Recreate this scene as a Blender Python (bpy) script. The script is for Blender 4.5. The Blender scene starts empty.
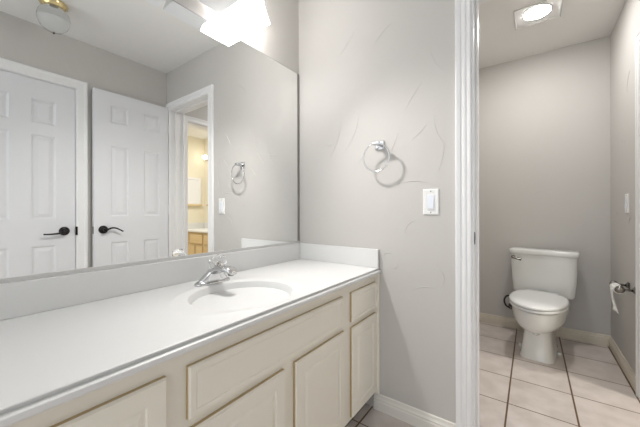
import bpy, bmesh, math, random
from mathutils import Vector, Matrix
random.seed(7)
S = bpy.context.scene
COL = S.collection
PI = math.pi

# ------------------------------------------------------------------ camera, world, exposure
EYE = 1.063
cam_d = bpy.data.cameras.new('camera'); cam = bpy.data.objects.new('camera', cam_d); COL.objects.link(cam)
cam_d.sensor_fit = 'HORIZONTAL'; cam_d.sensor_width = 36.0; cam_d.lens = 291.33 * 36.0 / 640.0
cam_d.shift_y = -(213.5 - 211.6) / 640.0
cam_d.clip_start = 0.02; cam_d.clip_end = 60
yaw = math.radians(35.934); roll = math.radians(-0.12)
cam.matrix_world = (Matrix.Translation((0, 0, EYE)) @ Matrix.Rotation(yaw, 4, 'Z') @ Matrix.Rotation(PI / 2, 4, 'X') @ Matrix.Rotation(roll, 4, 'Z'))
S.camera = cam
w = bpy.data.worlds.new('daylight'); S.world = w; w.use_nodes = True
bg = w.node_tree.nodes['Background']; bg.inputs[0].default_value = (0.93, 0.965, 1.0, 1); bg.inputs[1].default_value = 2.0
S.view_settings.view_transform = 'Standard'; S.view_settings.look = 'None'
S.view_settings.gamma = 1.0; S.view_settings.use_curve_mapping = False
S.view_settings.exposure = 0.0
VANITY_LAMP = 40.0      # emission of the bulb face in the one lit vanity shade
VANITY_FLOOD = 62.0    # watts of that reflector bulb's beam
FAN_LAMP = 195.0         # emission of the lens over the toilet
GLOBE_LAMP = 10.0       # emission of the bulbs in the next bathroom

ld = bpy.data.lights.new('next_bathroom_fill', 'AREA'); ld.shape = 'DISK'; ld.size = .30; ld.energy = 30; ld.color = (1, .975, .935)  # added unseen fill light to brighten the next bathroom
lo_ = bpy.data.objects.new('next_bathroom_fill', ld); COL.objects.link(lo_); lo_.location = (1.55, 2.0, 2.42)

# ------------------------------------------------------------------ measures
XM = -1.2157    # mirror plane / left wall
D = 1.4537      # end wall face
T = 0.130       # end wall thickness
YB = 3.190      # toilet back wall
XR = 0.505      # right wall face
TR = 0.115
CEIL = 2.44
YN = -1.5       # open side behind the camera, toward the bedroom
X2 = 2.60       # far wall of the next bathroom
XL2 = -0.62     # left wall of the toilet room

# ------------------------------------------------------------------ materials
def lin(r, g, b):
    f = lambda c: c / 12.92 if c <= .04045 else ((c + .055) / 1.055) ** 2.4
    return (f(r / 255), f(g / 255), f(b / 255), 1)
def mat(name, rgb, rough=.5, metal=0, coat=0, trans=0, ior=1.45, emit=None, noise=None, bump=None, spec=.5):
    m = bpy.data.materials.new(name); m.use_nodes = True
    nt = m.node_tree; b = nt.nodes['Principled BSDF']
    b.inputs['Base Color'].default_value = rgb; b.inputs['Roughness'].default_value = rough
    b.inputs['Metallic'].default_value = metal; b.inputs['Coat Weight'].default_value = coat
    b.inputs['Coat Roughness'].default_value = .08
    b.inputs['Transmission Weight'].default_value = trans; b.inputs['IOR'].default_value = ior
    b.inputs['Specular IOR Level'].default_value = spec
    if emit:
        b.inputs['Emission Color'].default_value = emit[0]; b.inputs['Emission Strength'].default_value = emit[1]
    if noise or bump:
        tc = nt.nodes.new('ShaderNodeTexCoord')
    if noise:      # scale, amount: slight colour mottling that belongs to the paint
        n = nt.nodes.new('ShaderNodeTexNoise'); n.inputs['Scale'].default_value = noise[0]; n.inputs['Detail'].default_value = 4
        nt.links.new(tc.outputs['Object'], n.inputs['Vector'])
        mx = nt.nodes.new('ShaderNodeMix'); mx.data_type = 'RGBA'
        k = noise[1]
        mx.inputs[6].default_value = (rgb[0] * (1 - k), rgb[1] * (1 - k), rgb[2] * (1 - k), 1)
        mx.inputs[7].default_value = (min(1, rgb[0] * (1 + k)), min(1, rgb[1] * (1 + k)), min(1, rgb[2] * (1 + k)), 1)
        nt.links.new(n.outputs['Fac'], mx.inputs[0]); nt.links.new(mx.outputs[2], b.inputs['Base Color'])
    if bump:       # scale, strength, distance
        n2 = nt.nodes.new('ShaderNodeTexNoise'); n2.inputs['Scale'].default_value = bump[0]; n2.inputs['Detail'].default_value = 3
        nt.links.new(tc.outputs['Object'], n2.inputs['Vector'])
        bp = nt.nodes.new('ShaderNodeBump'); bp.inputs['Strength'].default_value = bump[1]; bp.inputs['Distance'].default_value = bump[2]
        nt.links.new(n2.outputs['Fac'], bp.inputs['Height']); nt.links.new(bp.outputs['Normal'], b.inputs['Normal'])
    return m

M = {}
M['wall'] = mat('grey_plaster_paint', lin(198, 195, 191), .62, noise=(2.5, .02), bump=(7, .22, .012), spec=.3)
M['cream_wall'] = mat('cream_plaster_paint', lin(233, 226, 206), .6, noise=(2, .02), spec=.3)
M['ceiling'] = mat('ceiling_paint', lin(231, 230, 227), .7, bump=(30, .1, .004), spec=.2)
M['trim'] = mat('white_trim_paint', lin(234, 234, 234), .38)
M['door'] = mat('white_door_paint', lin(222, 223, 226), .42)
M['base_old'] = mat('cream_baseboard_paint', lin(214, 206, 190), .45)
M['base_pale'] = mat('off_white_baseboard_paint', lin(228, 225, 218), .45)
M['marble'] = mat('white_cultured_marble', lin(222, 222, 221), .42, coat=0, noise=(5, .008))
M['cab'] = mat('cream_cabinet_paint', lin(237, 232, 219), .45, noise=(6, .015))
M['edge_shade'] = mat('tan_worn_edge_and_shade', lin(190, 168, 128), .55)  # yellowed edge paint, with the shadow lines round the fronts put into its tan
M['dark'] = mat('dark_gap', lin(45, 40, 34), .8)
M['toe'] = mat('toe_kick_paint', lin(120, 112, 98), .7)
M['chrome'] = mat('chrome', (.66, .66, .67, 1), .09, metal=1)
M['nickel'] = mat('dull_nickel', (.24, .23, .215, 1), .22, metal=1)
M['alu'] = mat('pale_mirror_channel', lin(206, 205, 203), .5)
M['edge'] = mat('grey_mirror_edge', lin(142, 138, 134), .4, metal=.2)
M['mirror'] = mat('silvered_glass', (.93, .94, .935, 1), 0.0, metal=1)
M['bronze'] = mat('black_bronze', lin(32, 29, 28), .32, metal=.5)
M['brass'] = mat('polished_brass', (.83, .67, .36, 1), .16, metal=1)
M['glass'] = mat('milky_ribbed_glass', (.97, .98, .98, 1), .1, trans=.88, ior=1.3)
M['acrylic'] = mat('clear_acrylic', (.98, .98, .98, 1), .03, trans=1, ior=1.35)
M['porcelain'] = mat('white_porcelain', lin(226, 227, 225), .12, coat=.4)
M['seat'] = mat('white_plastic_seat', lin(232, 233, 233), .25)
M['plastic'] = mat('white_plastic', lin(236, 236, 234), .35)
M['rocker'] = mat('bluish_white_plastic', lin(226, 230, 238), .3)
M['shade_lit'] = mat('frosted_glass_lit', (.9, .9, .9, 1), .4, emit=((1.0, .975, .945, 1), 18.0))
M['shade_mouth'] = mat('lit_bulb_face', (.9, .9, .9, 1), .4, emit=((1.0, .97, .935, 1), VANITY_LAMP))
M['shade_off'] = mat('frosted_glass_unlit', lin(232, 234, 236), .35, bump=(60, .3, .004))
M['lens'] = mat('lit_lens', (.9, .9, .9, 1), .4, emit=((1, .98, .96, 1), FAN_LAMP))
M['warm'] = mat('lit_warm_globe', (.9, .9, .9, 1), .4, emit=((1, .93, .82, 1), GLOBE_LAMP))
M['rubber'] = mat('black_rubber_hose', lin(38, 36, 34), .5)
M['paper'] = mat('toilet_paper', lin(238, 237, 234), .9, bump=(80, .3, .003))
M['card'] = mat('cardboard', lin(150, 120, 85), .9)
M['wood2'] = mat('honey_cabinet_paint', lin(214, 190, 146), .5)
M['bulb'] = mat('grey_bulb_glass', lin(90, 86, 80), .2)
M['grey'] = mat('grey_plastic', lin(205, 204, 201), .45)

def tile_material():
    m = bpy.data.materials.new('ceramic_floor_tile'); m.use_nodes = True
    nt = m.node_tree; b = nt.nodes['Principled BSDF']; L = nt.links
    tc = nt.nodes.new('ShaderNodeTexCoord'); sep = nt.nodes.new('ShaderNodeSeparateXYZ')
    L.new(tc.outputs['Object'], sep.inputs[0])
    def math_(op, a, v=None, b2=None):
        n = nt.nodes.new('ShaderNodeMath'); n.operation = op
        L.new(a, n.inputs[0])
        if b2 is not None: L.new(b2, n.inputs[1])
        elif v is not None: n.inputs[1].default_value = v
        return n.outputs[0]
    def line(sock, off, period, half):
        a = math_('SUBTRACT', sock, off); a = math_('DIVIDE', a, period); a = math_('FRACT', math_('ADD', a, 100.5))
        a = math_('ABSOLUTE', math_('SUBTRACT', a, .5)); return math_('LESS_THAN', a, half / period)
    gx = line(sep.outputs[0], -.107, .2975, .0042); gy = line(sep.outputs[1], 2.832, .306, .0032)
    g = math_('MAXIMUM', gx, None, gy)
    n1 = nt.nodes.new('ShaderNodeTexNoise'); n1.inputs['Scale'].default_value = 9; n1.inputs['Detail'].default_value = 6
    L.new(tc.outputs['Object'], n1.inputs['Vector'])
    r = nt.nodes.new('ShaderNodeValToRGB'); r.color_ramp.elements[0].position = .3; r.color_ramp.elements[1].position = .72
    r.color_ramp.elements[0].color = lin(198, 188, 182); r.color_ramp.elements[1].color = lin(218, 209, 204)
    L.new(n1.outputs['Fac'], r.inputs[0])
    mx = nt.nodes.new('ShaderNodeMix'); mx.data_type = 'RGBA'; mx.inputs[7].default_value = lin(104, 82, 60)
    L.new(g, mx.inputs[0]); L.new(r.outputs[0], mx.inputs[6]); L.new(mx.outputs[2], b.inputs['Base Color'])
    b.inputs['Roughness'].default_value = .38
    bp = nt.nodes.new('ShaderNodeBump'); bp.inputs['Strength'].default_value = .5; bp.inputs['Distance'].default_value = .003; bp.invert = True
    L.new(g, bp.inputs['Height']); L.new(bp.outputs['Normal'], b.inputs['Normal'])
    return m
M['tile'] = tile_material()

# ------------------------------------------------------------------ mesh helpers
class MB:
    """gathers shapes of ONE part into one mesh"""
    def __init__(s): s.bm = bmesh.new()
    def _merge(s, b, mi=0, smooth=False):
        for f in b.faces: f.material_index = mi; f.smooth = smooth
        me = bpy.data.meshes.new('t'); b.to_mesh(me); b.free(); s.bm.from_mesh(me); bpy.data.meshes.remove(me)
    def box(s, x0, x1, y0, y1, z0, z1, bev=0, mi=0, seg=2):
        b = bmesh.new(); bmesh.ops.create_cube(b, size=1)
        for v in b.verts:
            v.co = Vector(((x0 + x1) / 2 + v.co.x * (x1 - x0), (y0 + y1) / 2 + v.co.y * (y1 - y0), (z0 + z1) / 2 + v.co.z * (z1 - z0)))
        if bev: bmesh.ops.bevel(b, geom=b.edges[:], offset=bev, segments=seg, affect='EDGES', profile=.5)
        s._merge(b, mi); return s
    def rings(s, rings, cap0=True, cap1=True, closed=True, smooth=True, mi=0):
        b = bmesh.new(); R = [[b.verts.new(p) for p in r] for r in rings]; n = len(R[0])
        for i in range(len(R) - 1):
            for j in range(n if closed else n - 1):
                k = (j + 1) % n
                b.faces.new((R[i][j], R[i][k], R[i + 1][k], R[i + 1][j]))
        if cap0 and closed: b.faces.new(list(reversed(R[0])))
        if cap1 and closed: b.faces.new(R[-1])
        bmesh.ops.recalc_face_normals(b, faces=b.faces[:])
        s._merge(b, mi, smooth); return s
    def lathe(s, prof, origin=(0, 0, 0), axis=(0, 0, 1), n=32, smooth=True, cap0=True, cap1=True, ribs=0, rib=0, mi=0):
        q = Vector((0, 0, 1)).rotation_difference(Vector(axis).normalized()); o = Vector(origin); R = []
        for r, h in prof:
            R.append([o + q @ Vector((r * (1 + rib * math.cos(ribs * 2 * PI * i / n)) * math.cos(2 * PI * i / n), r * (1 + rib * math.cos(ribs * 2 * PI * i / n)) * math.sin(2 * PI * i / n), h)) for i in range(n)])
        return s.rings(R, cap0, cap1, True, smooth, mi)
    def tube(s, pts, rad, n=10, closed=False, smooth=True, mi=0, squash=None):
        P = [Vector(p) for p in pts]; m = len(P); R = []; up = None
        for i in range(m):
            a = P[(i - 1) % m] if (closed or i > 0) else P[i]; c = P[(i + 1) % m] if (closed or i < m - 1) else P[i]
            t = (c - a).normalized()
            if up is None:
                up = t.orthogonal().normalized()
            up = (up - t * up.dot(t)).normalized(); sd = t.cross(up)
            r = rad[i] if isinstance(rad, (list, tuple)) else rad
            R.append([P[i] + (up * math.cos(2 * PI * k / n) + sd * math.sin(2 * PI * k / n)) * r for k in range(n)])
        if closed: R.append(R[0])
        return s.rings(R, not closed, not closed, True, smooth, mi)
    def extrude(s, poly, dirv, base=(0, 0, 0), smooth=False, mi=0):
        o = Vector(base); d = Vector(dirv); P = [o + Vector(p) for p in poly]
        return s.rings([P, [p + d for p in P]], True, True, True, smooth, mi)
    def nested(s, F, u0, u1, v0, v1, steps, cap=True, mi=None):
        """concentric rectangles; steps = (inset, height); F(u, v, h) -> point"""
        b = bmesh.new(); prev = None
        for i, (ins, h) in enumerate(steps):
            c = [b.verts.new(F(u, v, h)) for u, v in ((u0 + ins, v0 + ins), (u1 - ins, v0 + ins), (u1 - ins, v1 - ins), (u0 + ins, v1 - ins))]
            if prev:
                for k in range(4):
                    f = b.faces.new((prev[k], prev[(k + 1) % 4], c[(k + 1) % 4], c[k]))
                    f.material_index = (mi[i - 1] if mi else 0)
            prev = c
        if cap: b.faces.new(prev)
        me = bpy.data.meshes.new('t'); b.to_mesh(me); b.free(); s.bm.from_mesh(me); bpy.data.meshes.remove(me); return s
    def quad(s, *p, mi=0):
        b = bmesh.new(); b.faces.new([b.verts.new(q) for q in p]); s._merge(b, mi); return s
    def build(s, name, m, parent=None, **props):
        bmesh.ops.remove_doubles(s.bm, verts=s.bm.verts[:], dist=1e-5)
        bmesh.ops.recalc_face_normals(s.bm, faces=s.bm.faces[:])
        me = bpy.data.meshes.new(name); s.bm.to_mesh(me); s.bm.free()
        for mm in (m if isinstance(m, list) else [m]): me.materials.append(mm)
        o = bpy.data.objects.new(name, me); COL.objects.link(o)
        if parent:
            o.parent = parent; o.matrix_parent_inverse = Matrix.Translation(-parent.location) if parent.type == 'EMPTY' and not parent.get('_rot') else Matrix.Identity(4)
        for k, v in props.items(): o[k] = v
        return o
def thing(name, loc, label, cat, group=None):
    o = bpy.data.objects.new(name, None); COL.objects.link(o); o.location = loc; o.empty_display_size = .05
    o['label'] = label; o['category'] = cat
    if group: o['group'] = group
    return o
def struct(mb, name, m, parent=None, **kw):
    o = mb.build(name, m, parent, **kw)
    if parent is None: o['kind'] = 'structure'
    return o
def smooth_angle(o, deg=40):
    for p in o.data.polygons: p.use_smooth = True
    bm = bmesh.new(); bm.from_mesh(o.data)
    for e in bm.edges:
        e.smooth = (not e.is_boundary) and len(e.link_faces) == 2 and e.calc_face_angle(0) < math.radians(deg)
    bm.to_mesh(o.data); bm.free()
    return o
def superell(cx, cy, a, b, n, k, z):
    out = []
    for i in range(k):
        t = 2 * PI * i / k; c, s_ = math.cos(t), math.sin(t)
        out.append((cx + a * math.copysign(abs(c) ** (2 / n), c), cy + b * math.copysign(abs(s_) ** (2 / n), s_), z))
    return out

# ------------------------------------------------------------------ room shell
fl = MB(); fl.box(XM - .12, X2 + .12, YN, YB + .12, -.06, 0); struct(fl, 'floor', M['tile'])
ce = MB(); ce.box(XM - .12, X2 + .12, YN, YB + .12, CEIL, CEIL + .06); struct(ce, 'ceiling', M['ceiling'])
wl = MB(); wl.box(XM - .12, XM - .006, YN, D + T, 0, CEIL); struct(wl, 'wall_left', M['wall'])

DOX0, DOX1, DOZ = -.222, .452, 2.077        # rough opening in the end wall
we = MB()
we.box(XM - .006, DOX0, D, D + T, 0, CEIL); we.box(DOX1, XR, D, D + T, 0, CEIL); we.box(DOX0, DOX1, D, D + T, DOZ, CEIL)
# raised trowel strokes left in the plaster skim
def stroke(mb, F, pts, r=.0025):
    (u0, v0), (u1, v1), bend = pts
    n = 9; du, dv = u1 - u0, v1 - v0; P = []
    for i in range(n):
        t = i / (n - 1); o = bend * 4 * t * (1 - t)
        P.append(F(u0 + du * t - dv * o, v0 + dv * t + du * o))
    rad = [r * (.15 + .85 * math.sin(PI * min(1, max(0, i / (n - 1)))) ** .7) for i in range(n)]
    mb.tube(P, rad, 5)
E_STROKES = STROKES_END = [
    ((-.80, 1.32), (-.73, 1.39), .06), ((-.60, 1.36), (-.555, 1.47), .0), ((-.555, 1.115 + .09), (-.40, 1.20), .08),
    ((-.52, 1.57), (-.43, 1.70), .04), ((-.395, 1.86), (-.325, 1.72), -.1), ((-.78, 1.62), (-.90, 1.35 + .04), .1), ((-.90, 1.60), (-.99, 1.37), .08),
    ((-.49, 1.42), (-.41, 1.49), -.05), ((-.375, 1.53), (-.31, 1.36), -.12), ((-1.02, 1.46), (-.93, 1.47), -.08),
    ((-.49, .66), (-.37, .69), .14), ((-.38, .80), (-.34, .70), .25), ((-.63, .80), (-.59, .84), .5), ((-.60, .78), (-.56, .80), -.5),
    ((-.70, 1.95), (-.58, 2.05), .08), ((-.95, 1.95), (-.80, 2.10), -.05), ((-.36, 1.25), (-.33, 1.40), -.05), ((-.52, .95), (-.46, 1.02), .2)]
for p in STROKES_END: stroke(we, lambda u, v: Vector((u, D + .0004, v)), p)
struct(we, 'wall_end', M['wall'])

D1Y0, D1Y1, D1Z = .100, .748, 2.052          # closed door opening in the right wall
O2Y0, O2Y1, O2Z = 1.655, 2.385, 2.022        # opening to the next bathroom
wr = MB()
wr.box(XR, XR + TR, YN, D1Y0, 0, CEIL); wr.box(XR, XR + TR, D1Y0, D1Y1, D1Z, CEIL); wr.box(XR, XR + TR, D1Y1, O2Y0, 0, CEIL)
wr.box(XR, XR + TR, O2Y0, O2Y1, O2Z, CEIL); wr.box(XR, XR + TR, O2Y1, YB, 0, CEIL)
for p in [((2.62, 1.95), (2.70, 1.83), .15), ((2.75, 1.52), (2.86, 1.55), .1), ((2.9, 1.05), (2.99, 1.03), .1), ((2.60, 1.02), (2.66, .98), .2)]:
    stroke(wr, lambda u, v: Vector((XR - .0004, u, v)), p)
struct(wr, 'wall_right', M['wall'])
wb = MB(); wb.box(XL2 - .1, XR + TR, YB, YB + .12, 0, CEIL)
for p in [((-.25, 1.32), (-.20, 1.35), .2), ((-.28, 1.48), (-.16, 1.50), .05), ((.38, .64), (.49, .60), -.1), ((.36, .58), (.48, .56), -.06), ((.1, 1.75), (.2, 1.79), .1), ((.32, 1.62), (.4, 1.6), .2), ((0, 1.2), (.1, 1.24), .1), ((-.05, 1.55), (.08, 1.6), -.1)]:
    stroke(wb, lambda u, v: Vector((u, YB - .0004, v)), p, .0018)
struct(wb, 'wall_back', M['wall'])
w3 = MB(); w3.box(XL2 - .1, XL2, D + T, YB, 0, CEIL); struct(w3, 'wall_toilet_left', M['wall'])
# the next bathroom, cream painted
XC2 = XR + TR
w4 = MB(); w4.box(XC2, X2 + .12, YB, YB + .12, 0, CEIL); struct(w4, 'wall_next_back', M['cream_wall'])
w5 = MB(); w5.box(X2, X2 + .12, .8, YB, 0, CEIL); struct(w5, 'wall_next_right', M['cream_wall'])
w6 = MB(); w6.box(XC2, X2, .8, .9, 0, CEIL); struct(w6, 'wall_next_front', M['cream_wall'])
w7 = MB(); w7.box(XC2, XC2 + .004, .9, O2Y0 - .07, 0, CEIL); w7.box(XC2, XC2 + .004, O2Y1 + .07, YB, 0, CEIL); w7.box(XC2, XC2 + .004, O2Y0 - .07, O2Y1 + .07, O2Z + .07, CEIL)
struct(w7, 'wall_next_left', M['cream_wall'])

# ------------------------------------------------------------------ trim
FLUTED = [(0, 0), (0, .012), (.004, .015), (.014, .015), (.017, .0125), (.023, .0125), (.026, .0155), (.037, .016), (.040, .0135), (.048, .0135), (.052, .017), (.066, .019), (.072, .019), (.076, .015), (.076, 0)]
PLAIN = [(0, 0), (0, .010), (.006, .014), (.046, .014), (.052, .018), (.066, .019), (.072, .015), (.072, 0)]
def casing(mb, F, u0, u1, z0, zt, prof, legs=(1, 1)):
    """mitred U of moulding round an opening; F(u, depth, z) -> point"""
    st = [lambda d, t: F(u0 - d, t, z0), lambda d, t: F(u0 - d, t, zt + d), lambda d, t: F(u1 + d, t, zt + d), lambda d, t: F(u1 + d, t, z0)]
    mb.rings([[f(d, t) for d, t in prof] for f in st], True, True, True, False)
JX0, JX1, JZ = -.206, .437, 2.060
t1 = MB()
casing(t1, lambda u, t, z: Vector((u, D - t, z)), JX0 - .009, JX1 - .010, 0, JZ + .002, [(d * .86, t) for d, t in FLUTED])
casing(t1, lambda u, t, z: Vector((u, D + T + t, z)), JX0 - .004, JX1 - .012, 0, JZ + .002, [(d * .85, t) for d, t in PLAIN])
t1.box(DOX0, JX0, D - .001, D + T + .001, 0, JZ); t1.box(JX1, DOX1, D - .001, D + T + .001, 0, JZ); t1.box(DOX0, DOX1, D - .001, D + T + .001, JZ, DOZ)
t1.box(JX0, JX0 + .010, D + .045, D + .08, 0, JZ, .002); t1.box(JX1 - .010, JX1, D + .045, D + .08, 0, JZ, .002); t1.box(JX0, JX1, D + .045, D + .08, JZ - .010, JZ, .002)
doorway = struct(t1, 'trim_1', M['trim'])
sp = MB(); sp.rings([[(JX0 + x, D + .012 + .010 * math.cos(a), .942 + .028 * math.sin(a)) for a in [2 * PI * i / 20 for i in range(20)]] for x in (-.001, .0022)], smooth=False)
sp.build('strike_plate', M['bronze'], doorway)
t2 = MB(); casing(t2, lambda u, t, z: Vector((XR - t, u, z)), D1Y0 + .008, D1Y1 - .008, 0, D1Z - .008, PLAIN)
t2.box(XR + .0, XR + TR, D1Y0, D1Y0 + .010, 0, D1Z); t2.box(XR, XR + TR, D1Y1 - .010, D1Y1, 0, D1Z); t2.box(XR, XR + TR, D1Y0, D1Y1, D1Z - .010, D1Z)
struct(t2, 'trim_2', M['trim'])
t3 = MB(); casing(t3, lambda u, t, z: Vector((XR - t, u, z)), O2Y0 + .012, O2Y1 - .010, 0, O2Z - .006, [(d * .80, t) for d, t in PLAIN])
casing(t3, lambda u, t, z: Vector((XC2 + .004 + t, u, z)), O2Y0 + .012, O2Y1 - .010, 0, O2Z - .006, PLAIN)
t3.box(XR, XC2 + .004, O2Y0, O2Y0 + .016, 0, O2Z); t3.box(XR, XC2 + .004, O2Y1 - .016, O2Y1, 0, O2Z); t3.box(XR, XC2 + .004, O2Y0, O2Y1, O2Z - .012, O2Z)
struct(t3, 'trim_3', M['trim'])
BP = [(0, 0), (.013, 0), (.013, .045), (.010, .052), (.0115, .058), (.007, .068), (.005, .080), (0, .084)]
b1 = MB(); b1.extrude([(0, -d, z) for d, z in BP], (-.281 + .690, 0, 0), (-.690, D, 0)); struct(b1, 'baseboard_end', M['base_pale'])
b2 = MB(); b2.extrude([(0, -d, z) for d, z in BP], (XR - XL2, 0, 0), (XL2, YB, 0)); struct(b2, 'baseboard_back', M['base_old'])
b3 = MB(); b3.extrude([(-d, 0, z) for d, z in BP], (0, YB - .012 - O2Y1 - .052, 0), (XR, O2Y1 + .052, 0)); struct(b3, 'baseboard_right', M['base_old'])
b4 = MB(); b4.extrude([(-d, 0, z) for d, z in BP], (0, D - .02 - D1Y1 - .068, 0), (XR, D1Y1 + .068, 0)); struct(b4, 'baseboard_right_main', M['trim'])

# ------------------------------------------------------------------ six panel doors
def six_panel(name, x_face, thick, y0, y1, z0, z1, cols, rows, back):
    """face toward -x; cols and rows list the panel bands"""
    mb = MB(); xb = x_face + thick
    ys = [y0] + [c for p in cols for c in p] + [y1]; zs = [z0] + [c for p in rows for c in p] + [z1]
    for side in (0, 1):
        X = x_face if side == 0 else xb; sg = 1 if side == 0 else -1
        F = lambda u, v, h, X=X, sg=sg: Vector((X + sg * h, u, v))
        for i in range(len(ys) - 1):
            for j in range(len(zs) - 1):
                if i % 2 and j % 2:
                    mb.nested(F, ys[i], ys[i + 1], zs[j], zs[j + 1], [(0, 0), (.005, .0035), (.012, .008), (.016, .008), (.040, .0025)])
                else:
                    mb.quad(F(ys[i], zs[j], 0), F(ys[i + 1], zs[j], 0), F(ys[i + 1], zs[j + 1], 0), F(ys[i], zs[j + 1], 0))
    mb.quad((x_face, y0, z0), (xb, y0, z0), (xb, y0, z1), (x_face, y0, z1)); mb.quad((x_face, y1, z0), (xb, y1, z0), (xb, y1, z1), (x_face, y1, z1))
    mb.quad((x_face, y0, z0), (xb, y0, z0), (xb, y1, z0), (x_face, y1, z0)); mb.quad((x_face, y0, z1), (xb, y0, z1), (xb, y1, z1), (x_face, y1, z1))
    return struct(mb, name, M['door'])
def lever(door, x, y, z, s):
    """s = +1 lever toward +y, -1 toward -y"""
    b = MB(); b.lathe([(.0335, 0), (.0335, .004), (.030, .009), (.021, .012), (.015, .014), (.0125, .03), (.011, .043), (.0135, .048), (.0135, .058), (.008, .062)], (x, y, z), (-1, 0, 0), 28)
    r = b.build('handle_rose', M['bronze'], door)
    b = MB(); pts = []; rad = []
    for i in range(15):
        t = i / 14
        pts.append((x - .052 + .006 * math.sin(PI * t), y + s * .128 * t, z + ((.017 * math.sin(PI * 1.3 * t - .35) - .002 - .008 * t * t) if s > 0 else (-.021 * (1 - (1 - t) ** 3) + .005 * t * t))))
        rad.append(.0085 - .0035 * t if i < 14 else .006)
    b.tube(pts, rad, 10); b.build('lever_handle', M['bronze'], door)
d1 = six_panel('door_1', XR + .004, .035, D1Y0 + .013, D1Y1 - .014, .010, D1Z - .013, [(.236, .372), (.482, .619)], [(.22, .812), (1.010, 1.635), (1.719, 1.897)], True)
lever(d1, XR + .004, .667, .916, -1)
k = MB(); k.box(XR - .0165, XR - .008, D1Y1 - .016, D1Y1 - .002, .882, .948, .001); k.build('latch_plate', M['bronze'], d1)
DX = .436
d2 = six_panel('door_2', DX, .035, .836, 1.432, .010, 2.074, [(.952, 1.088), (1.212, 1.350)], [(.22, .810), (1.027, 1.625), (1.815, 1.965)], True)
lever(d2, DX, .899, .918, 1)
k = MB(); k.box(DX + .008, DX + .027, .8345, .8385, .885, .945, .0005); k.build('latch_plate', M['nickel'], d2)
for z in (.22, 1.02, 1.83):
    k = MB(); k.lathe([(.006, 0), (.006, .09)], (DX + .001, 1.4385, z), (0, 0, 1), 12); k.build('hinge', M['door'], d2)

# ------------------------------------------------------------------ vanity cabinet
XF = -.686           # face frame plane
vc = thing('vanity_cabinet', (-.95, .75, 0), 'long cream painted vanity cabinet with shadow lines painted tan on its yellowed door edges under the white countertop', 'cabinet')
CY0, CY1 = -.62, D - .004
b = MB(); b.box(XF - .018, XF, CY0, CY1 - .0095, .10, .7335); b.box(XM + .002, XF - .018, CY0, CY0 + .016, .10, .7335); b.box(XM + .002, XF - .018, CY1 - .016, CY1, .10, .7335)
b.box(XM + .002, XF - .018, CY0 + .016, CY1 - .016, .10, .116); b.box(XM + .002, XM + .010, CY0 + .016, CY1 - .016, .116, .7335); b.build('cabinet_body', M['cab'], vc)
b = MB(); b.box(XM + .002, XF - .055, CY0, CY1, 0, .10); b.build('toe_kick', M['toe'], vc)
b = MB(); b.box(XF, XF + .004, .0705, .0745, .11, .7335); b.build('seam', M['dark'], vc)
b = MB(); b.box(XF - .012, -.6590, CY1 - .009, CY1 + .003, .090, .7335, .001); b.build('end_stile', M['cab'], vc)
b = MB(); b.box(XF - .02, XF, CY0, CY1 - .0095, .088, .10); b.build('bottom_rail', M['cab'], vc)
FX = lambda u, v, h: Vector((XF + h, u, v))
def cab_front(name, y0, y1, z0, z1, kind):
    b = MB()
    if kind == 'panel':
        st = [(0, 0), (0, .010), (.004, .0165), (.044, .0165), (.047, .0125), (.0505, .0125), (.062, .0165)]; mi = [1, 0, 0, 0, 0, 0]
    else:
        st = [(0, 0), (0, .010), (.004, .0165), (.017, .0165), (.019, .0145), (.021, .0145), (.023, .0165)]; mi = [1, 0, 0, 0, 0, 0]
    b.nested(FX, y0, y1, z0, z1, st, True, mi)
    return b.build(name, [M['cab'], M['edge_shade']], vc)
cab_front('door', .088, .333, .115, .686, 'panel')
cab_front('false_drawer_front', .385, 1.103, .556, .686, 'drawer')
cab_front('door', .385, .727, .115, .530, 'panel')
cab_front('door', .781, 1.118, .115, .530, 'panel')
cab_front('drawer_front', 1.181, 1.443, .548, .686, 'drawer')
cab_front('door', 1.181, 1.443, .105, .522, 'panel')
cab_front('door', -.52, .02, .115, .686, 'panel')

# ------------------------------------------------------------------ countertop with moulded basin
ZC = .761
ct = thing('countertop', (-.93, .75, .735), 'white cultured marble countertop with moulded oval basin and low splash', 'countertop')
BX, BY = -.875, .715
A_, B_ = .180, .192
b = MB(); N = 96
bm = bmesh.new()
def ell(a, c, z, dx=0):
    return [(BX + dx + a * math.cos(2 * PI * i / N), BY + c * math.sin(2 * PI * i / N), z) for i in range(N)]
PX0, PX1, PY0, PY1 = XM - .005, -.6615, BY - .30, BY + .30
def rect_ring(z):
    out = []
    for i in range(N):
        t = 2 * PI * i / N; c, s_ = math.cos(t), math.sin(t)
        hx = (PX1 - BX) if c > 0 else (BX - PX0); hy = PY1 - BY
        k_ = min(hx / abs(c) if abs(c) > 1e-9 else 1e9, hy / abs(s_) if abs(s_) > 1e-9 else 1e9)
        out.append([BX + c * k_, BY + s_ * k_, z])
    for cx in (PX0, PX1):
        for cy in (PY0, PY1):
            j = min(range(N), key=lambda q: (out[q][0] - cx) ** 2 + (out[q][1] - cy) ** 2); out[j] = [cx, cy, z]
    return [tuple(p) for p in out]
rg = [rect_ring(ZC), ell(.203, .262, ZC), ell(.2005, .254, ZC + .0016), ell(.197, .246, ZC), ell(A_ + .008, B_ + .009, ZC - .0005), ell(A_ + .001, B_ + .001, ZC - .003),
      ell(A_ * .965, B_ * .965, ZC - 0.0171), ell(A_ * .93, B_ * .93, ZC - 0.0488), ell(A_ * .88, B_ * .88, ZC - 0.0915), ell(A_ * .79, B_ * .79, ZC - 0.1318), ell(A_ * .62, B_ * .62, ZC - 0.1598), ell(A_ * .38, B_ * .36, ZC - 0.1745, -.008), ell(.026, .026, ZC - 0.1806, -.012)]
b.rings(rg, False, True, True, True)
basin_faces_done = True
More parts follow.
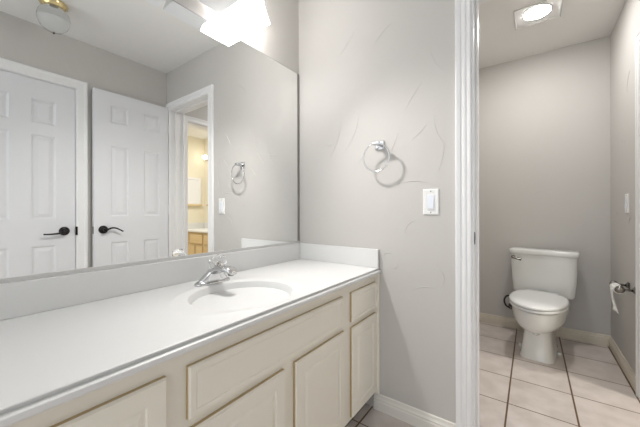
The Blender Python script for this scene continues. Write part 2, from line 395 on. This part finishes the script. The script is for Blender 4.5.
# the rest of the flat top, either side of the basin patch
b.quad((PX0, -.65, ZC), (PX1, -.65, ZC), (PX1, PY0, ZC), (PX0, PY0, ZC)); b.quad((PX0, PY1, ZC), (PX1, PY1, ZC), (PX1, D - .003, ZC), (PX0, D - .003, ZC))
# moulded front edge: overhanging top, cove, rounded lip
EP = [(-.6615, ZC), (-.6592, ZC - .001), (-.6585, ZC - .003), (-.6610, ZC - .0045), (-.6640, ZC - .0065), (-.6640, ZC - .0095), (-.661, ZC - .0105), (-.654, ZC - .0108), (-.6495, ZC - .013), (-.6475, ZC - .018), (-.6485, ZC - .0245), (-.653, ZC - .0275), (XM - .005, ZC - .0275)]
b.rings([[(x, y, z) for x, z in EP] for y in (-.65, D - .003)], False, False, False, True)
b.quad(*[(x, D - .003, z) for x, z in EP])
o = b.build('slab', M['marble'], ct); smooth_angle(o, 32)
b = MB(); b.box(XM - .005, XM + .0205, -.65, D - .003, ZC, .861, .0025); b.build('backsplash', M['marble'], ct)
b = MB(); b.box(XM + .0205, -.6595, D - .0215, D - .003, ZC, .861, .0025); b.build('side_splash', M['marble'], ct)
b = MB(); b.lathe([(.030, 0), (.030, .002), (.022, .004), (.016, .001)], (BX - .012, BY, ZC - .1800), n=24); b.build('drain', M['chrome'], ct)

# ------------------------------------------------------------------ faucet
FY = .738
fc = thing('faucet', (-1.10, FY, ZC), 'chrome single handle faucet with clear acrylic knob behind the basin', 'faucet')
b = MB(); rr = []
for a, c, z in ((.031, .080, 0), (.031, .080, .006), (.026, .074, .012), (.018, .040, .016)):
    rr.append(superell(-1.100, FY, a, c, 3.0, 40, ZC + z))
b.rings(rr); b.build('base_plate', M['chrome'], fc)
b = MB()   # body and flat flared spout
sec = [(-1.120, .010, .026, .010), (-1.104, .030, .032, .026), (-1.080, .052, .031, .020), (-1.050, .067, .028, .014), (-1.015, .071, .026, .011), (-.985, .069, .024, .011), (-.968, .063, .021, .010), (-.960, .056, .014, .006)]
b.rings([[(x, FY + hw * math.copysign(abs(math.cos(t)) ** .7, math.cos(t)), ZC + zc + hh * math.copysign(abs(math.sin(t)) ** .7, math.sin(t))) for t in [2 * PI * i / 24 for i in range(24)]] for x, zc, hw, hh in sec])
b.rings([superell(-1.098 + dx, FY, a, c, 2.4, 32, ZC + z) for a, c, z, dx in ((.028, .072, .008, 0), (.027, .064, .020, .001), (.026, .050, .034, .004), (.025, .036, .048, .010), (.023, .028, .060, .016), (.016, .020, .068, .020))])
b.build('spout', M['chrome'], fc)
b = MB(); b.lathe([(.0115, 0), (.0125, .006), (.0115, .016), (.009, .016)], (-.978, FY, ZC + .046), (0, 0, 1), 18); b.build('aerator', M['nickel'], fc)
b = MB(); b.lathe([(.016, 0), (.014, .010), (.007, .016), (.006, .030)], (-1.068, FY, ZC + .066), (.35, 0, 1), 18); b.build('handle_stem', M['chrome'], fc)
b = MB(); b.lathe([(.010, 0), (.022, .006), (.0285, .018), (.0285, .028), (.022, .040), (.010, .045), (.0, .045)][:6], (-1.060, FY, ZC + .078), (.35, 0, 1), 40, ribs=10, rib=.06); b.build('knob', M['acrylic'], fc, label='clear fluted acrylic knob')
b = MB(); b.tube([(-1.122, FY, ZC + .012), (-1.124, FY, ZC + .082)], .0026, 8); b.lathe([(.003, 0), (.006, .004), (.006, .010), (.002, .014)], (-1.124, FY, ZC + .080), n=14); b.build('lift_rod', M['chrome'], fc)

# ------------------------------------------------------------------ mirror
MT = 1.950
mi = thing('mirror', (XM, .5, .861), 'large frameless wall mirror standing on the backsplash in a metal channel', 'mirror')
b = MB(); b.box(XM - .0050, XM, -.64, D - .023, .866, MT); b.build('mirror_glass', M['mirror'], mi)
b = MB(); b.box(XM - .0055, XM + .0025, -.64, D - .003, .861, .8745, .001); b.build('bottom_channel', M['alu'], mi)
b = MB(); b.box(XM - .0055, XM + .0008, D - .023, D - .003, .8745, MT + .001); b.build('edge_strip', M['edge'], mi)
b = MB(); b.box(XM - .0055, XM + .0006, -.64, D - .023, MT, MT + .002); b.build('top_edge', M['edge'], mi)

# ------------------------------------------------------------------ vanity light bar
vl = thing('vanity_light', (XM, .75, 2.12), 'wall light bar above the mirror with square flared glass shades, one shade glowing', 'light fixture')
b = MB(); b.box(XM - .0055, XM + .030, .40, 1.05, 2.125, 2.215, .006); b.build('backplate', M['chrome'], vl)
def shade(yc, m):
    b = MB(); prof = [(.5, .0), (.47, .02), (.42, .05), (.38, .085), (.35, .12), (.34, .145)]
    cx, w_, dpt = -1.122, .172, .142
    rr = [[(cx + sx * s_ * dpt, yc + sy * s_ * w_, 1.998 + z) for sx, sy in ((-1, -1), (1, -1), (1, 1), (-1, 1))] for s_, z in prof]
    b.rings(rr, m[0] is M['shade_off'], m[0] is M['shade_off'], True, False); sh = b.build('lamp_shade', m[0], vl)
    if m[0] is M['shade_off']: return sh
    b = MB(); b.lathe([(.012, .13), (.016, .11), (.046, .055), (.052, .034)], (cx, yc, 1.998), n=28, cap0=True, cap1=False); bu = b.build('bulb', M['plastic'], sh)
    b = MB(); b.lathe([(.052, .034), (.040, .032), (.022, .030), (.003, .0295)], (cx, yc, 1.998), n=28, cap0=False); b.build('bulb_face', m[1], sh)
    sl = bpy.data.lights.new('flood_beam', 'SPOT'); sl.energy = VANITY_FLOOD; sl.color = (1, .97, .935); sl.shadow_soft_size = .035; sl.spot_size = math.radians(102); sl.spot_blend = 1.0
    so = bpy.data.objects.new('flood_beam', sl); COL.objects.link(so); so.location = (cx, yc, 2.012); so.rotation_euler = Vector((.62, .0, -.78)).to_track_quat('-Z', 'Y').to_euler()
    b = MB(); b.lathe([(.03, 0), (.03, .02), (.012, .03), (.012, .05)], (cx, yc, 2.1425), n=18); b.build('shade_holder', M['chrome'], sh)
    return sh
shade(.943, (M['shade_lit'], M['shade_mouth'])).__setitem__('label', 'glowing frosted glass shade'); shade(.751, (M['shade_off'],)); shade(.559, (M['shade_off'],))

# ------------------------------------------------------------------ towel ring
tr = thing('towel_ring', (-.655, D, 1.41), 'chrome towel ring on the grey end wall beside the mirror', 'towel ring')
RX, RZ, RY = -.655, 1.345, D - .052
b = MB(); b.box(-.680, -.630, D - .010, D - .0005, 1.392, 1.440, .004); b.box(-.664, -.646, D - .060, D - .008, 1.407, 1.425, .003); b.box(-.676, -.634, D - .064, D - .046, 1.409, 1.429, .005)
b.build('mount', M['chrome'], tr)
b = MB(); b.tube([(RX + .073 * math.sin(2 * PI * i / 48), RY - .004 * math.cos(2 * PI * i / 48), RZ + .073 * math.cos(2 * PI * i / 48)) for i in range(48)], .0040, 10, True); b.build('ring', M['chrome'], tr)

# ------------------------------------------------------------------ switches
def switch(loc, F, label):
    t = thing('light_switch', loc, label, 'light switch')
    b = MB(); b.nested(F, -.037, .037, -.062, .062, [(0, 0), (0, .003), (.004, .0065), (.017, .0065)], False)
    b.nested(F, -.020, .020, -.045, .045, [(0, .0065), (.001, .0065), (.002, .005)], True); b.build('switch_plate', M['plastic'], t)
    b = MB(); R0 = [F(u, v, .005) for u, v in ((-.0155, -.033), (.0155, -.033), (.0155, .033), (-.0155, .033))]; R1 = [F(u, v, h) for u, v, h in ((-.0145, -.032, .0125), (.0145, -.032, .0125), (.0145, .032, .0085), (-.0145, .032, .0085))]
    b.rings([R0, R1], smooth=False); b.build('rocker', M['rocker'], t)
    for v in (-.051, .051):
        b = MB(); P = [[F(.003 * math.cos(a), v + .003 * math.sin(a), h) for a in [2 * PI * i / 12 for i in range(12)]] for h in (.005, .0072)]
        b.rings(P); b.build('screw', M['nickel'], t)
    return t
switch((-.391, D, 1.109), lambda u, v, h: Vector((-.391 + u, D - h, 1.109 + v)), 'white rocker light switch on the grey end wall below the towel ring')
switch((XR, 2.690, 1.112), lambda u, v, h: Vector((XR - h, 2.690 + u, 1.112 + v)), 'white rocker light switch on the toilet room wall above the paper holder')

# ------------------------------------------------------------------ globe ceiling light of the main room (seen in the mirror)
gl = thing('ceiling_light', (.108, .525, CEIL), 'unlit clear glass globe ceiling light on a brass base', 'light fixture')
b = MB(); b.lathe([(.066, -.001), (.072, -.008), (.072, -.018), (.064, -.026), (.060, -.034), (.052, -.040), (.046, -.040)], (.108, .525, CEIL), n=40); b.build('brass_base', M['brass'], gl)
b = MB(); b.lathe([(.046, -.036), (.060, -.048), (.078, -.072), (.084, -.100), (.082, -.125), (.070, -.156), (.048, -.180), (.022, -.192), (.004, -.194)], (.108, .525, CEIL), n=96, ribs=32, rib=.008, cap0=False); 
b.lathe([(.004, -.190), (.022, -.188), (.046, -.176), (.066, -.153), (.078, -.124), (.080, -.100), (.074, -.073), (.057, -.051), (.043, -.039)], (.108, .525, CEIL), n=48, cap1=False); b.build('glass_globe', M['glass'], gl)
b = MB(); b.lathe([(.012, -.036), (.012, -.060), (.010, -.066), (.004, -.068)], (.108, .525, CEIL), n=20); b.build('socket', M['bulb'], gl)
b = MB(); b.lathe([(.003, -.1942), (.006, -.198), (.004, -.205), (.001, -.208)], (.108, .525, CEIL), n=12); b.build('finial', M['bronze'], gl)

# ------------------------------------------------------------------ fan light over the toilet
ff = thing('ceiling_fan_light', (.037, 2.545, CEIL), 'square ceiling fan light with glowing round lens above the toilet', 'light fixture')
b = MB(); FZ = lambda u, v, h: Vector((u, v, CEIL - h)); b.nested(FZ, -.096, .166, 2.405, 2.655, [(0, .0), (0, .004), (.003, .006), (.008, .006), (.012, .0045), (.10, .0045)], True); b.build('grille', M['grey'], ff)
b = MB(); b.box(.1655, .171, 2.408, 2.652, CEIL - .0115, CEIL - .0005, .001); b.build('bright_edge', M['chrome'], ff)
b = MB(); b.lathe([(.079, -.004), (.080, -.007), (.076, -.0085)], (.035, 2.505, CEIL), n=40); b.build('lens_ring', M['grey'], ff)
b = MB(); b.lathe([(.0755, -.006), (.074, -.010), (.055, -.014), (.03, -.016), (.004, -.017)], (.035, 2.505, CEIL), n=40); b.build('lens', M['lens'], ff)

# ------------------------------------------------------------------ toilet
to = thing('toilet', (.090, 3.168, 0), 'white two piece toilet with closed lid in the tiled toilet room', 'toilet')
TM = Matrix.Translation((.094, 3.164, 0)) @ Matrix.Rotation(math.radians(-6.9), 4, 'Z')
def tb(mb, name, m, parent=to, sm=None):
    mb.bm.transform(TM); o = mb.build(name, m, parent)
    if sm: smooth_angle(o, sm)
    return o
def egg(w_, yf, yb, z, n=48, nb=2.6):
    ym = yb - (yb - yf) * .42; out = []
    for i in range(n):
        t = 2 * PI * i / n; c, s_ = math.cos(t), math.sin(t)
        if s_ < 0: out.append((w_ * math.copysign(abs(c) ** .93, c), ym + (ym - yf) * s_, z))
        else: out.append((w_ * math.copysign(abs(c) ** (2 / nb), c), ym + (yb - ym) * abs(s_) ** (2 / nb), z))
    return out
b = MB()   # bowl and pedestal, one casting
def blk(w_, yf, yb, z, n=48, e=5.0): return superell(0, (yf + yb) / 2, w_, (yb - yf) / 2, e, n, z)
lo = [blk(0.1060, -.598, -.17, 0), blk(0.1060, -.598, -.17, .010), blk(0.0995, -.590, -.17, .022), blk(0.0893, -.578, -.17, .10), blk(0.0818, -.568, -.16, .190, e=4.5), blk(0.0800, -.564, -.15, .235, e=4)]
b.rings([[(x, y, z) for x, y, z in r] for r in lo])
b.rings([egg(0.0430, -.600, -.12, .182), egg(0.0611, -.618, -.11, .196), egg(0.0859, -.645, -.10, .212), egg(0.1222, -.682, -.09, .224), egg(0.1452, -.708, -.07, .243), egg(0.1595, -.726, -.05, .272), egg(0.1681, -.736, -.04, .312), egg(0.1729, -.743, -.03, .350), egg(0.1738, -.745, -.03, .368), egg(0.1643, -.732, -.04, .375)])
tb(b, 'bowl', M['porcelain'], sm=50)
b = MB(); b.rings([egg(0.1480, -.715, -.235, .3740), egg(0.1547, -.724, -.235, .3795), egg(0.1748, -.750, -.230, .3805), egg(0.1757, -.751, -.230, .390), egg(0.1709, -.746, -.232, .3955), egg(0.1528, -.72, -.24, .3955)]); seat = tb(b, 'seat', M['seat'], sm=50)
b = MB(); b.rings([egg(0.1480, -.715, -.225, .3940), egg(0.1528, -.722, -.225, .4005), egg(0.1748, -.751, -.222, .4015), egg(0.1767, -.753, -.222, .408), egg(0.1738, -.748, -.224, .416), egg(0.1547, -.720, -.235, .422), egg(0.0955, -.62, -.28, .425), egg(0.0286, -.48, -.36, .4255)]); lid = tb(b, 'lid', M['seat'], sm=60)
for s_ in (-1, 1):
    b = MB(); b.lathe([(.012, 0), (.012, .05)], (s_ * .075 - .025, -.215, .405), (1, 0, 0), 14); tb(b, 'lid_hinge', M['seat'])
b = MB(); rr = []
for w_, dpt, z in ((.170, .070, .372), (.196, .084, .380), (.203, .088, .395), (.212, .092, .50), (.217, .094, .60), (.219, .095, .700)):
    rr.append(superell(0, -.110, w_, dpt, 7, 64, z))
b.rings(rr); tank = tb(b, 'tank', M['porcelain'], sm=50)
b = MB(); rr = []
for w_, dpt, z in ((.218, .097, .700), (.229, .103, .706), (.231, .105, .715), (.231, .105, .732), (.227, .101, .741), (.215, .09, .745)):
    rr.append(superell(0, -.110, w_, dpt, 8, 64, z))
b.rings(rr); tb(b, 'tank_lid', M['porcelain'], sm=50)
b = MB(); b.lathe([(.014, 0), (.014, .012), (.008, .016)], (-.196, -.200, .674), (0, -1, 0), 16); b.tube([(-.200, -.218, .676), (-.180, -.224, .668), (-.135, -.222, .658)], [.007, .0075, .010], 10); tb(b, 'flush_lever', M['nickel'], sm=50)
for s_ in (-1, 1):
    b = MB(); b.lathe([(.014, 0), (.013, .014), (.005, .020)], (s_ * .118, -.38, 0), n=14); tb(b, 'bolt_cap', M['porcelain'])

# ------------------------------------------------------------------ water supply hose
ws = thing('water_supply_hose', (-.20, YB, .20), 'dark water supply hose looping beside the toilet tank', 'hose')
b = MB(); pts = []
for i in range(25):
    t = i / 24; a = -.3 + t * 4.6
    pts.append((-.140 - .046 * math.sin(a) - .01, 3.02 + .10 * (1 - t) , .262 - .062 * math.cos(a) * 1.0))
b.tube(pts + [(-.105, 3.03, .345), (-.100, 3.045, .385)], .0075, 10); b.build('hose', M['rubber'], ws)
b = MB(); b.lathe([(.022, 0), (.022, .004), (.009, .008), (.009, .06), (.013, .062), (.013, .085)], (-.150, YB - .0005, .200), (0, -1, 0), 18); b.build('stop_valve', M['nickel'], ws)

# ------------------------------------------------------------------ toilet paper holder and roll
PZ = .588
ph = thing('toilet_paper_holder', (XR, 2.575, PZ), 'dull metal two post toilet paper holder on the right wall', 'paper holder')
for y in (2.494, 2.652):
    b = MB(); b.box(XR - .008, XR - .0005, y - .021, y + .021, PZ - .021, PZ + .021, .003); b.box(XR - .016, XR - .006, y - .014, y + .014, PZ - .014, PZ + .014, .004); b.lathe([(.008, 0), (.007, .03), (.009, .05), (.011, .062)], (XR - .012, y, PZ), (-1, 0, 0), 16)
    b.lathe([(.004, -.0155), (.014, -.0145), (.0205, -.010), (.0220, 0), (.0205, .009), (.013, .0115), (.010, .009), (.004, .008)], (XR - .070, y, PZ), (0, 1, 0), 24); b.build('post', M['nickel'], ph)
b = MB(); b.lathe([(.007, 0), (.007, .128)], (XR - .070, 2.509, PZ), (0, 1, 0), 14); b.build('roller', M['nickel'], ph)
rl = thing('toilet_paper_roll', (XR - .070, 2.573, PZ), 'almost finished toilet paper roll with crumpled tail hanging from its holder', 'toilet paper')
b = MB(); b.lathe([(.0195, -.048), (.0195, .048), (.0185, .048), (.0185, -.048), (.0195, -.048)], (XR - .070, 2.575, PZ - .009), (0, 1, 0), 28, cap0=False, cap1=False); core = b.build('core', M['card'], rl)
b = MB(); b.lathe([(.0196, -.050), (.0248, -.049), (.0255, -.03), (.0245, 0), (.0258, .03), (.025, .049), (.0196, .050)], (XR - .070, 2.575, PZ - .009), (0, 1, 0), 36, cap0=False, cap1=False)
b.build('paper', M['paper'], rl)
b = MB(); rr = []
for i in range(12):
    t = i / 11; z = PZ - .008 - .135 * t; hw = .034 * (1 - .35 * math.sin(3.0 * t)) ; row = []
    for j in range(9):
        s_ = j / 8 - .5
        row.append((XR - .070 - .0255 + .016 * t + .007 * math.sin(9 * s_ + 6 * t) * t * 1.3, 2.560 + s_ * 2 * hw + .008 * math.sin(5 * t), z + .012 * math.sin(8 * s_ + 2) * t))
    rr.append(row)
b.rings(rr, closed=False); tail = b.build('paper_tail', M['paper'], rl)
sm = tail.modifiers.new('thickness', 'SOLIDIFY'); sm.thickness = .003

# ------------------------------------------------------------------ the next bathroom, seen through two doorways in the mirror
v2 = thing('vanity_cabinet', (1.95, 2.9, 0), 'honey cream vanity cabinet with drawers seen in the mirror through the doorway', 'cabinet')
VX0, VY = 1.05, 2.665
b = MB(); b.box(VX0, X2 - .002, VY, YB - .002, .10, .7335); b.build('cabinet_body', M['wood2'], v2)
b = MB(); b.box(VX0, X2 - .002, VY + .06, YB - .002, 0, .10); b.build('toe_kick', M['toe'], v2)
FY2 = lambda u, v, h: Vector((u, VY - h, v))
def front2(name, x0, x1, z0, z1):
    b = MB(); b.nested(FY2, x0, x1, z0, z1, [(0, 0), (0, .012), (.005, .017), (.03, .017), (.034, .013), (.05, .017)], True, [1, 1, 0, 0, 0]); b.build(name, [M['wood2'], M['edge_shade']], v2)
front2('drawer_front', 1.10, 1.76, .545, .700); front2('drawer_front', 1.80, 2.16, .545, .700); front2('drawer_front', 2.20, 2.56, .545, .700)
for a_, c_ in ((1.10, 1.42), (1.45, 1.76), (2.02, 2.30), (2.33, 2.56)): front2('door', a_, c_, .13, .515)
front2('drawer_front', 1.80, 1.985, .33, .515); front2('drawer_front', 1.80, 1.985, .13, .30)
c2 = thing('countertop', (1.95, 2.9, .7335), 'white countertop on the honey cream vanity in the next bathroom', 'countertop')
b = MB(); b.box(VX0 - .01, X2 - .002, VY - .03, YB - .002, .7335, .761, .005); b.build('slab', M['marble'], c2)
b = MB(); b.box(VX0 - .01, X2 - .022, YB - .021, YB - .002, .761, .861, .003); b.build('backsplash', M['marble'], c2)
b = MB(); b.box(X2 - .021, X2 - .002, VY - .03, YB - .021, .761, .861, .003); b.build('side_splash', M['marble'], c2)
wp = thing('wall_cabinet', (X2, 2.86, 1.17), 'white framed panel with tan bottom ledge on the cream wall, seen through the doorway', 'wall cabinet')
b = MB(); b.nested(lambda u, v, h: Vector((X2 - .001 - h, u, v)), 2.56, 3.105, 1.205, 1.69, [(0, 0), (0, .03), (.035, .03), (.045, .024)]); b.build('panel', M['trim'], wp)
b = MB(); b.box(X2 - .050, X2 - .001, 2.54, 3.120, 1.170, 1.2045, .004); b.build('ledge', M['wood2'], wp)
m2 = thing('mirror', (2.0, YB, 1.19), 'tan framed mirror on the cream back wall of the next bathroom', 'mirror')
b = MB(); b.box(1.22, 2.46, YB - .008, YB - .001, 1.205, 1.90); b.build('mirror_glass', M['mirror'], m2)
b = MB(); b.box(1.20, 2.48, YB - .03, YB - .001, 1.170, 1.2045, .003); b.build('ledge', M['wood2'], m2)
g2 = thing('vanity_light', (2.2, YB, 2.06), 'warm globe light bar on the cream wall of the next bathroom', 'light fixture')
b = MB(); b.box(1.70, 2.53, YB - .03, YB - .001, 2.02, 2.11, .005); b.build('backplate', M['chrome'], g2)
for x in (1.80, 2.11, 2.42):
    b = MB(); b.lathe([(.010, -.04), (.026, -.031), (.037, -.015), (.04, 0), (.037, .015), (.026, .031), (.010, .062)], (x, YB - .092, 2.065), (0, -1, 0), 24); b.build('globe_bulb', M['warm'], g2)
